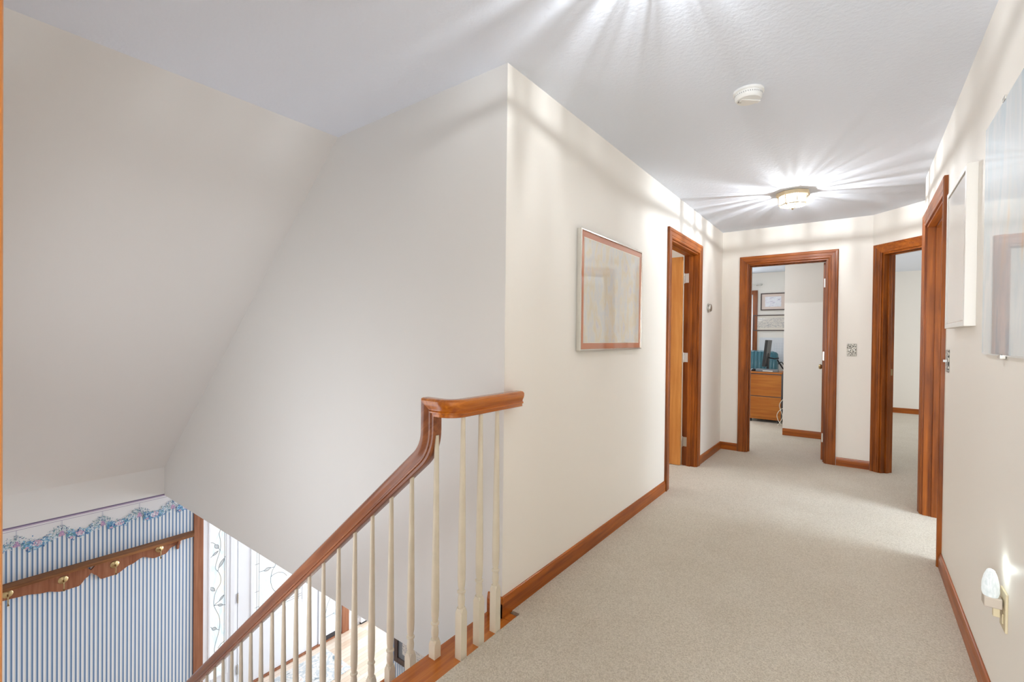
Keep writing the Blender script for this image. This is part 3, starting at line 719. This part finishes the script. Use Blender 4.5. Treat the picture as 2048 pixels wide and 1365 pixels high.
# wall shelf with hooks
def hook_shelf():
    t = thing('hook_shelf', 'weathered oak shelf with brass hooks on the blue striped wallpaper', 'shelf', (XF, 1.0, -.95))
    y0, y1 = .06, 1.835
    # top board, bullnosed front and slanted end
    prof = [(0, -.856), (.095, -.856), (.108, -.851), (.112, -.840), (.108, -.829), (.095, -.824), (0, -.824)]
    R = []
    for y in (y0, y1):
        R.append([(XF+a, y+(-.35*a if y > 1 else 0)+(.03 if y > 1 else 0), z) for a, z in prof])
    MB().rings(R).build('shelf_board', SHELFW, t, smooth=True)
    # backboard with a wavy lower edge and an opening near the middle
    def lowz(y):
        c = [(.06, -.93), (.35, -.905), (.53, -.925), (.62, -.93), (.75, -.95), (.86, -.975), (.96, -.975), (1.02, -.935), (1.045, -.915), (1.07, -.935), (1.12, -.975), (1.215, -.975), (1.33, -.94), (1.42, -.915), (1.52, -.945), (1.60, -.94), (1.66, -.905), (1.72, -.89)]
        for (a, za), (d, zd) in zip(c, c[1:]):
            if a <= y <= d:
                f = (y-a)/(d-a); f = f*f*(3-2*f); return (za+(zd-za)*f+.856)*1.42-.856
        return (c[-1][1]+.856)*1.42-.856
    def topz(y): return -.856 if abs(y-1.045) > .05 else -.856-.062*(1-abs(y-1.045)/.05)
    ys = [.06+.0075*i for i in range(222)]
    R = [[(XF+.001, y, topz(y)), (XF+.021, y, topz(y)), (XF+.021, y, lowz(y)), (XF+.001, y, lowz(y))] for y in ys if y <= 1.72]
    MB().rings(R).build('backboard', FRONTW, t)
    for k, y in enumerate((.53, .86, 1.21, 1.555)):
        zc = -.905 if k in (0, 3) else -.925
        h = MB().lathe([(.001, .020), (.030, .021), (.033, .024), (.028, .028), (.016, .031), (.009, .036), (.001, .037)], (XF, y, zc), 24, 'X').build('hook', BRASS, t, smooth=True)
        MB().tube(smooth_pts([(XF+.03, y, zc), (XF+.055, y, zc-.012), (XF+.062, y, zc-.04), (XF+.055, y, zc-.066), (XF+.066, y, zc-.078)]), .0045, 8).lathe([(.001, -.006), (.007, -.003), (.008, .002), (.001, .007)], (XF+.067, y, zc-.08), 10).build('hook_arm', BRASS, h, smooth=True)
    # carved end bracket
    poly = [(0, -.840), (.075, -.840), (.082, -.855), (.072, -.873), (.058, -.880), (.062, -.893), (.048, -.915), (.03, -.928), (.034, -.945), (.02, -.965), (0, -.965)]
    MB().prism([(XF+.021*0+a, z) for a, z in poly], 1.70, 1.722).build('bracket', FRONTW, t, bevel=.004)
hook_shelf()

# entry rug, heater, framed print
tag(MB().box(-5.42, 2.05, ZF, -4.86, 3.30, ZF+.008).build('door_mat', RUG), 'faded grey floral rug on the oak floor inside the front door', 'rug')
t = thing('baseboard_heater', 'low white metal baseboard heater on the entry floor right of the front door', 'heater', (XF+.04, 4.2, ZF))
MB().prism([(XF+.001, ZF+.03), (XF+.06, ZF+.03), (XF+.06, ZF+.15), (XF+.035, ZF+.185), (XF+.001, ZF+.185)], 3.87, 4.7).build('cover', WHITEP, t, bevel=.003)
MB().box(XF+.001, 3.88, ZF, XF+.045, 4.69, ZF+.03).build('base', DARKGAP, t)  # dark block stands in for the shaded gap under the cover
t = thing('outlet_plate', 'white outlet plate low on the entry wall right of the wood casing', 'outlet', (XF, 3.76, -2.52))
MB().box(XF, 3.73, -2.58, XF+.006, 3.80, -2.465).build('plate', WPLAS, t, bevel=.002)
MB().box(XF+.006, 3.752, -2.55, XF+.009, 3.778, -2.50).build('socket', IVORY, t)
t = thing('framed_print', 'dark framed print with a grey mat on the striped wall below the landing', 'picture', (-3.0, 2.79, -1.8))
b = MB(); Fx0, Fx1, Fz0, Fz1 = -3.43, -2.75, -1.795, -1.0
b.box(Fx0, 2.775, Fz0, Fx0+.05, 2.7985, Fz1).box(Fx1-.05, 2.775, Fz0, Fx1, 2.7985, Fz1).box(Fx0+.05, 2.775, Fz0, Fx1-.05, 2.7985, Fz0+.05).box(Fx0+.05, 2.775, Fz1-.05, Fx1-.05, 2.7985, Fz1)
b.build('frame', DARKW, t, bevel=.004)
MB().box(Fx0+.05, 2.787, Fz0+.05, Fx1-.05, 2.7985, Fz1-.05).build('mat', GREYP, t)
MB().box(Fx0+.11, 2.784, Fz0+.10, Fx1-.11, 2.787, Fz1-.10).build('print', SKETCH, t)

# ------------------------------------------------------------------ ceiling fixtures
def ceiling_lamp(x, y, label, power):
    t = thing('ceiling_lamp', label, 'ceiling lamp', (x, y, H), 'octagonal brass and glass ceiling lamps')
    n = 8; ph = PI/8; ro, ri, rb = .122, .108, .100; zt, zg, zb, zc = H-.002, H-.030, H-.102, H-.126
    R = [[((x+r*math.cos(2*PI*j/n+ph)), (y+r*math.sin(2*PI*j/n+ph)), z) for j in range(n)] for r, z in ((.112, zt), (.122, H-.004), (.124, H-.026), (.116, H-.034), (.108, H-.034), (.106, H-.016))]
    MB().rings(R).build('brass_rim', RIMBRASS, t)
    P = lambda r, j, z: (x+r*math.cos(2*PI*j/n+ph), y+r*math.sin(2*PI*j/n+ph), z)
    MB().lathe([(.104, -.004), (.104, -.012)], (x, y, H), 24).build('added_dark_pan', DARKPAN, t)  # dark pan added to keep the glass from burning out
    g = MB()
    for j in range(n):
        g.add([P(ri, j, H-.033), P(ri, j+1, H-.033), P(rb, j+1, zb), P(rb, j, zb)], [(0, 1, 2, 3)])
        g.add([P(rb, j, zb), P(rb, j+1, zb), (x, y, zc)], [(0, 1, 2)])
    me = g.build('glass_shade', LAMPGLASS, t)
    b = MB()
    for j in range(n):
        b.tube([P(ri, j, H-.033), P(rb, j, zb)], .0034, 6); b.tube([P(rb, j, zb), P(rb, j+1, zb)], .0034, 6); b.tube([P(rb, j, zb), (x, y, zc)], .0028, 6)
    b.build('brass_cames', RIMBRASS, t)
    MB().lathe([(.001, -.014), (.006, -.010), (.008, -.004), (.010, 0), (.004, .003)], (x, y, zc), 14).build('finial', BRASS, t, smooth=True)
    for k, (dx, dy) in enumerate(((.034, .012), (-.034, -.012))):
        bo = MB().lathe([(.001, -.022), (.010, -.018), (.015, -.006), (.014, .006), (.008, .018), (.006, .024)], (x+dx, y+dy, H-.058), 14).build('bulb', BULB, t, smooth=True)
        bo.visible_shadow = True
        d = bpy.data.lights.new('lamp_bulb_light', 'POINT'); d.energy = power/2; d.color = (.93, .97, 1); d.shadow_soft_size = .004
        o = bpy.data.objects.new('lamp_bulb_light', d); C.objects.link(o); o.location = (x+dx*.15, y+dy*.15, H-.094)
    return t
ceiling_lamp(-.45, 4.37, 'octagonal brass and glass ceiling lamp lit at the far end of the hall', 48)
ceiling_lamp(-.47, 1.30, 'octagonal brass and glass ceiling lamp above the landing near the stairs', 27)

t = thing('smoke_detector', 'round white smoke detector on the hall ceiling', 'smoke detector', (-.446, 2.47, H))
c = (-.446, 2.47, H)
MB().lathe([(.068, 0), (.068, -.010), (.064, -.013)], c, 40).build('base_plate', WPLAS, t, smooth=True)
MB().lathe([(.060, -.013), (.062, -.020), (.060, -.034), (.052, -.043), (.02, -.046), (.001, -.046)], c, 40).build('cover', WPLAS, t, smooth=True)
b = MB().box(-.05, -.010, -.004, .045, .018, 0).xf(Matrix.Translation((c[0]+.01, c[1]+.0, H-.0455)) @ Matrix.Rotation(.7, 4, 'Z'))
b.build('battery_door', WPLAS, t, bevel=.002)
b = MB()
for k in range(3): b.box(-.004+k*.006, -.008, -.002, -.001+k*.006, .008, 0)
b.xf(Matrix.Translation((c[0]-.038, c[1]-.014, H-.0445)) @ Matrix.Rotation(.5, 4, 'Z')).build('sounder_slots', BLACK, t)
b = MB()
for k in range(40):
    a = 2*PI*k/40; b.box(-.001, -.0015, -.0040, .001, .0015, .004) if False else b.add([(c[0]+.0625*math.cos(a+q), c[1]+.0625*math.sin(a+q), H-.0205-z) for q, z in ((-.02, 0), (.02, 0), (.02, .006), (-.02, .006))], [(0, 1, 2, 3)])
b.build('vents', GREYP, t)

# ------------------------------------------------------------------ pictures in the hall
def picture_x(name, label, xw, sgn, y0, y1, z0, z1, th, fwid, frame_mat, layers, cat='picture'):
    """picture on a wall x=xw, facing sgn; layers: (inset, material, name)"""
    t = thing(name, label, cat, (xw, (y0+y1)/2, z0))
    xa, xb = xw, xw+sgn*th
    b = MB(); b.box(xa, y0, z0, xb, y0+fwid, z1).box(xa, y1-fwid, z0, xb, y1, z1).box(xa, y0+fwid, z0, xb, y1-fwid, z0+fwid).box(xa, y0+fwid, z1-fwid, xb, y1-fwid, z1)
    b.build('frame', frame_mat, t, bevel=.0015)
    for k, (ins, mt, nm) in enumerate(layers):
        d = sgn*(th-.006+.0012*k)
        MB().box(xw+sgn*.002, y0+ins, z0+ins, xw+d, y1-ins, z1-ins).build(nm, mt, t)
    return t
t = picture_x('framed_map', 'faded map in a silver frame with copper mat on the left hall wall', XL, 1, 2.235, 3.119, 1.168, 1.842, .028, .009, CHROME, [(.009, MAT_COPPER, 'mat'), (.042, CREAMMAT, 'mat_edge'), (.047, MAPART, 'map_print')])
xs_ = XL+.0262
def line_on(b, p, q, r=.0007): b.tube([(xs_, p[0], p[1]), (xs_, q[0], q[1])], r, 4)
picture_x('framed_picture', 'pale picture in a deep white frame on the right hall wall', XR, -1, 2.60, 3.12, 1.305, 1.965, .036, .022, WHITEFR, [(.022, CHROME, 'inner_lip'), (.026, PALEART, 'print')])
t = thing('abstract_print', 'frameless glass print in pale blue near the right edge', 'picture', (XR, 1.9, 1.19))
MB().box(XR-.004, 1.42, 1.196, XR-.010, 2.40, 2.02).build('backing_board', WPLAS, t)
MB().box(XR-.010, 1.425, 1.201, XR-.013, 2.395, 2.015).build('print', BLUEART, t)
for y, z in ((2.12, 2.018), (1.70, 2.018), (2.12, 1.194)):
    MB().box(XR-.002, y-.016, z-.006, XR-.016, y+.016, z+.006).build('clip', CHROME, t, bevel=.001)

# ------------------------------------------------------------------ thermostat, switches, night light
t = thing('thermostat', 'round silver thermostat on the left wall between two doorways', 'thermostat', (XL, 4.98, 1.56))
MB().lathe([(.046, 0), (.046, .006), (.043, .009)], (XL, 4.98, 1.56), 36, 'X').build('wall_ring', STEEL, t, smooth=True)
MB().lathe([(.036, .009), (.040, .014), (.040, .026), (.034, .034), (.020, .038), (.001, .039)], (XL, 4.98, 1.56), 36, 'X').build('dial', STEEL, t, smooth=True)
t = thing('light_switch', 'engraved pewter switch plate on the end wall beside the office door', 'light switch', (-.06, YE, 1.09), 'engraved pewter switch plates')
MB().box(-.098, YE-.006, 1.092, -.022, YE, 1.210).build('plate', PEWTER, t, bevel=.002)
for dx in (-.019, .019): MB().box(-.06+dx-.003, YE-.016, 1.145, -.06+dx+.003, YE-.006, 1.157).build('toggle', WPLAS, t)
t = thing('light_switch', 'engraved pewter switch plate on the right wall near the steep doorway', 'light switch', (XR, 3.30, 1.08), 'engraved pewter switch plates')
MB().box(XR-.006, 3.262, 1.082, XR, 3.338, 1.200).build('plate', PEWTER, t, bevel=.002)
MB().box(XR-.020, 3.296, 1.134, XR-.006, 3.304, 1.146).build('toggle', WPLAS, t)
t = thing('outlet', 'ivory outlet plate low on the right hall wall under the glass print', 'outlet', (XR, 2.06, .35))
MB().box(XR-.006, 2.025, .352, XR, 2.095, .472).build('plate', IVORY, t, bevel=.002)
MB().box(XR-.009, 2.045, .372, XR-.006, 2.075, .402).build('socket', IVORY, t, bevel=.002)
t = thing('night_light', 'small plug in night light glowing in the ivory outlet', 'night light', (XR-.03, 2.06, .42))
MB().box(XR-.050, 2.040, .415, XR-.009, 2.080, .447).build('body', plain('taupe_plastic', (188, 176, 162), .4), t, bevel=.003)
R = []
for z, hx, hy in ((.447, .018, .021), (.46, .021, .023), (.485, .020, .022), (.51, .015, .018), (.525, .009, .013), (.528, .004, .006)):
    R.append([(XR-.033+hx*math.cos(2*PI*j/20), 2.06+hy*math.sin(2*PI*j/20), z) for j in range(20)])
MB().rings(R).build('shade', NIGHTGLOW, t, smooth=True)
MB().box(XR-.028, 2.052, .385, XR-.012, 2.064, .415).build('switch', IVORY, t, bevel=.002)
d = bpy.data.lights.new('night_light_glow', 'POINT'); d.energy = .10; d.color = (.86, 1, .98); d.shadow_soft_size = .01
o = bpy.data.objects.new('night_light_glow', d); C.objects.link(o); o.location = (XR-.02, 2.06, .54)

# ------------------------------------------------------------------ office
def office():
    # window
    t = sempty('window_3', (-2.1, 9.3, .95), 'office window with stained casing behind the teal armchair', 'window')
    b = MB().box(-1.55, 9.281, .90, -1.475, 9.3, 2.13).box(-2.775, 9.281, .90, -2.70, 9.3, 2.13).box(-2.70, 9.281, 2.055, -1.55, 9.3, 2.13).box(-2.70, 9.281, .90, -1.55, 9.3, .955)
    b.build('casing', WZ, t, bevel=.003)
    b = MB().box(-2.70, 9.33, .95, -2.66, 9.37, 2.12).box(-1.59, 9.33, .95, -1.55, 9.37, 2.12).box(-2.66, 9.33, .95, -1.59, 9.37, .99).box(-2.66, 9.33, 2.08, -1.59, 9.37, 2.12).box(-2.66, 9.33, 1.52, -1.59, 9.37, 1.55)
    b.build('sash', WHITEP, t)
    MB().box(-2.66, 9.348, .99, -1.59, 9.352, 2.08).build('glass_pane', BEVELGLASS, t)
    t = thing('curtain_rod', 'thin curtain rod above the office window', 'curtain rod', (-2.1, 9.22, 2.22))
    MB().tube([(-2.8, 9.24, 2.225), (-1.42, 9.24, 2.225)], .007, 8).build('rod', STEEL, t)
    MB().lathe([(.001, -.02), (.016, -.008), (.016, .008), (.001, .02)], (-1.41, 9.24, 2.225), 12, 'X').build('finial', STEEL, t, smooth=True)
    MB().box(-1.50, 9.24, 2.21, -1.49, 9.3, 2.24).build('bracket', STEEL, t)
    # prints
    def pic(name, label, x0, x1, z0, z1, fwd, matm, pr, inset):
        t = thing(name, label, 'picture', ((x0+x1)/2, 9.29, z0)); y = 9.3
        MB().box(x0, y-.02, z0, x0+fwd, y, z1).box(x1-fwd, y-.02, z0, x1, y, z1).box(x0+fwd, y-.02, z0, x1-fwd, y, z0+fwd).box(x0+fwd, y-.02, z1-fwd, x1-fwd, y, z1).build('frame', DARKW, t)
        MB().box(x0+fwd, y-.012, z0+fwd, x1-fwd, y, z1-fwd).build('mat', matm, t)
        MB().box(x0+inset, y-.014, z0+inset*.9, x1-inset, y-.012, z1-inset*.9).build('print', pr, t)
    pic('framed_landscape', 'small dark framed landscape with pink mat, upper of the office prints', -1.425, -1.035, 1.765, 2.07, .017, PINKMAT, LILACART, .07)
    pic('framed_sketch', 'long dark framed pencil sketch, lower of the office prints', -1.54, -.72, 1.40, 1.685, .017, CREAMMAT, SKETCH, .062)
    t = thing('wall_calendar', 'white wall calendar on the office wall below the prints', 'calendar', (-1.2, 9.29, .9))
    MB().box(-1.44, 9.297, .86, -.92, 9.3, 1.28).build('sheet', plain('calendar_paper', (228, 230, 234), .7), t)
    b = MB()
    for i in range(8): b.box(-1.20+i*.038, 9.2955, .93, -1.198+i*.038, 9.297, 1.18)
    for i in range(6): b.box(-1.20, 9.2955, .93+i*.05, -.93, 9.297, .932+i*.05)
    b.build('grid', plain('calendar_lines', (196, 200, 210), .7), t)
    # armchair
    t = thing('armchair', 'teal leather reclining armchair with a tufted back below the office window', 'armchair', (-1.72, 8.9, .008))
    # channelled back, built from rolls across its width
    R = []
    for i in range(61):
        x = -2.10+.86*i/60; f = i/60; puff = .012*abs(math.sin(f*PI*15)); e = .05*(abs(2*f-1)**8)
        pts = []
        for (y, z) in ((8.78, .45), (8.745, .62), (8.75, .78), (8.78, .92), (8.84, 1.03), (8.93, 1.05), (9.01, 1.0), (9.03, .85), (9.0, .45)):
            k = puff*(1 if z > .5 else 0)
            pts.append((x, y-(k if y < 8.9 else -k*.3)+e*(1 if y < 8.9 else -1), z+(k*.5 if z > 1 else 0)-e*(1 if z > .9 else 0)))
        R.append(pts)
    MB().rings(R).build('backrest', TEAL, t, smooth=True)
    for x0, x1 in ((-2.22, -2.06), (-1.42, -1.26)):
        MB().prism([(8.10, .16), (8.95, .16), (8.95, .58), (8.75, .62), (8.2, .60), (8.10, .54)], x0, x1, 'YZ').build('armrest', TEAL, t, smooth=True, bevel=.04, seg=4)
    MB().box(-2.06, 8.12, .30, -1.42, 8.80, .47).build('seat', TEAL, t, smooth=True, bevel=.04, seg=4)
    MB().box(-2.04, 8.16, .14, -1.44, 8.85, .30).build('seat_base', TEALD, t, bevel=.01)
    for y in (8.14, 8.86):
        for x in (-2.15, -1.33): MB().box(x-.03, y-.03, .008, x+.03, y+.03, .16).build('foot', DARKGAP, t)
    MB().tube([(-2.1, 8.12, .12), (-1.3, 8.12, .12)], .012, 8).tube([(-2.1, 8.12, .06), (-1.3, 8.12, .06)], .012, 8).build('footrest_bars', CHROME, t, smooth=True)
    t.location.y += .15; t.location.x += .13
    # filing cabinet
    x0, x1, y0, y1 = -1.335, -.905, 7.75, 8.20
    t = thing('filing_cabinet', 'teak two drawer filing cabinet on casters beside the closet wall', 'cabinet', ((x0+x1)/2, 7.97, .008))
    MB().box(x0, y0+.02, .06, x1, y1, .735).build('body', plain('grey_cabinet_side', (112, 112, 124), .5), t)
    MB().box(x0-.006, y0-.004, .735, x1+.006, y1+.004, .762).build('top', CABW, t, bevel=.004)
    for z0, z1 in ((.085, .39), (.402, .722)):
        MB().box(x0, y0, z0, x1-.0, y0+.02, z1).build('drawer_front', CABW, t, bevel=.002)
    MB().box(x0, y0+.006, .055, x1, y0+.02, .083).build('plinth', CABW, t)
    for x in (x0+.03, x1-.03):
        for y in (y0+.04, y1-.04): MB().lathe([(.022, -.011), (.022, .011)], (x, y, .030), 16, 'X').build('caster', BLACK, t)
    # monitor seen from its side, on a grey stand
    t = thing('monitor', 'black monitor seen edge on standing on the filing cabinet', 'monitor', (-1.12, 7.98, .762))
    MB().box(-.02, -.20, 0, .018, .20, .40).build('screen_panel', BLACK, None)
    o = bpy.data.objects['screen_panel']; me_fix(o, t, Matrix.Translation((-1.145, 7.98, .838)) @ Matrix.Rotation(.10, 4, 'Y'))
    MB().box(-1.130, 7.96, .79, -1.100, 8.02, 1.04).build('neck', BLACK, t, bevel=.004)
    MB().tube([(-1.11, 7.97, .97), (-1.02, 7.96, .955), (-.97, 7.98, .965)], .010, 8).build('arm', BLACK, t)
    MB().lathe([(.115, 0), (.115, .018), (.09, .03), (.02, .034), (.001, .034)], (-1.11, 7.98, .7625), 32).build('base', GREYP, t, smooth=True)
    t = thing('printer_dock', 'flat grey device lying under the monitor on the cabinet top', 'device', (-1.08, 7.83, .762))
    MB().box(-1.245, 7.76, .763, -.95, 7.86, .803).build('case', GREYP, t, bevel=.006)
    MB().box(-1.15, 7.757, .771, -1.02, 7.7605, .783).build('slot', WPLAS, t)
    tag(MB().lathe([(.001, 0), (.03, .002), (.038, .016), (.03, .032), (.012, .04), (.001, .041)], (-1.285, 7.83, .763), 20).build('speaker', BLACK, smooth=True), 'small black round gadget at the left end of the cabinet top', 'gadget')
    # desk behind the closet wall, with basket and cables
    t = thing('desk', 'grey desk mostly hidden behind the closet wall', 'desk', (-.55, 8.3, .008))
    MB().box(-.885, 8.22, .68, -.15, 8.85, .71).build('top', GREYP, t)
    MB().box(-.885, 8.24, .008, -.865, 8.83, .68).build('leg', GREYP, t); MB().box(-.17, 8.24, .008, -.15, 8.83, .68).build('leg', GREYP, t)
    t = thing('wicker_basket', 'brown woven basket on the desk beside the closet wall', 'basket', (-.76, 8.45, .71))
    MB().lathe([(.08, 0), (.10, .08), (.112, .17), (.108, .17), (.095, .08), (.075, .006), (.001, .006)], (-.78, 8.5, .7105), 24).build('bowl', WICKER, t, smooth=True)
    MB().tube(smooth_pts([(-.89, 8.5, .88), (-.87, 8.5, .99), (-.78, 8.5, 1.04), (-.69, 8.5, .99), (-.67, 8.5, .88)]), .008, 8).build('handle', WICKER, t, smooth=True)
    tag(MB().tube(smooth_pts([(-1.00, 8.06, .94), (-.96, 8.1, .86), (-.93, 8.16, .80), (-.89, 8.24, .77), (-.84, 8.3, .725), (-.80, 8.3, .722)]), .010, 8).tube(smooth_pts([(-.99, 8.08, .87), (-.95, 8.12, .90), (-.91, 8.2, .83), (-.86, 8.28, .735)]), .007, 8).build('monitor_cable', BLACK, smooth=True), 'black cables drooping behind the monitor onto the desk', 'cable')
    tag(MB().tube(smooth_pts([(-.80, 7.62, .40), (-.86, 7.60, .39), (-.905, 7.60, .31), (-.885, 7.60, .22), (-.865, 7.60, .14), (-.90, 7.60, .05), (-.93, 7.62, .014)]), .0045, 8).tube(smooth_pts([(-.80, 7.65, .26), (-.88, 7.63, .25), (-.935, 7.62, .17), (-.925, 7.62, .09), (-.89, 7.61, .04), (-.86, 7.62, .014)]), .0045, 8).build('power_cord', WCORD, smooth=True), 'white looping power cord in front of the filing cabinet', 'cord')
def me_fix(o, parent, M):
    me = o.data; loc = o.location.copy(); me.transform(M @ Matrix.Translation(loc))
    o.location = (0, 0, 0); o.parent = parent; o.matrix_parent_inverse = Matrix.Translation(-wloc(parent)); WL[o.name] = Vector((0, 0, 0))
office()
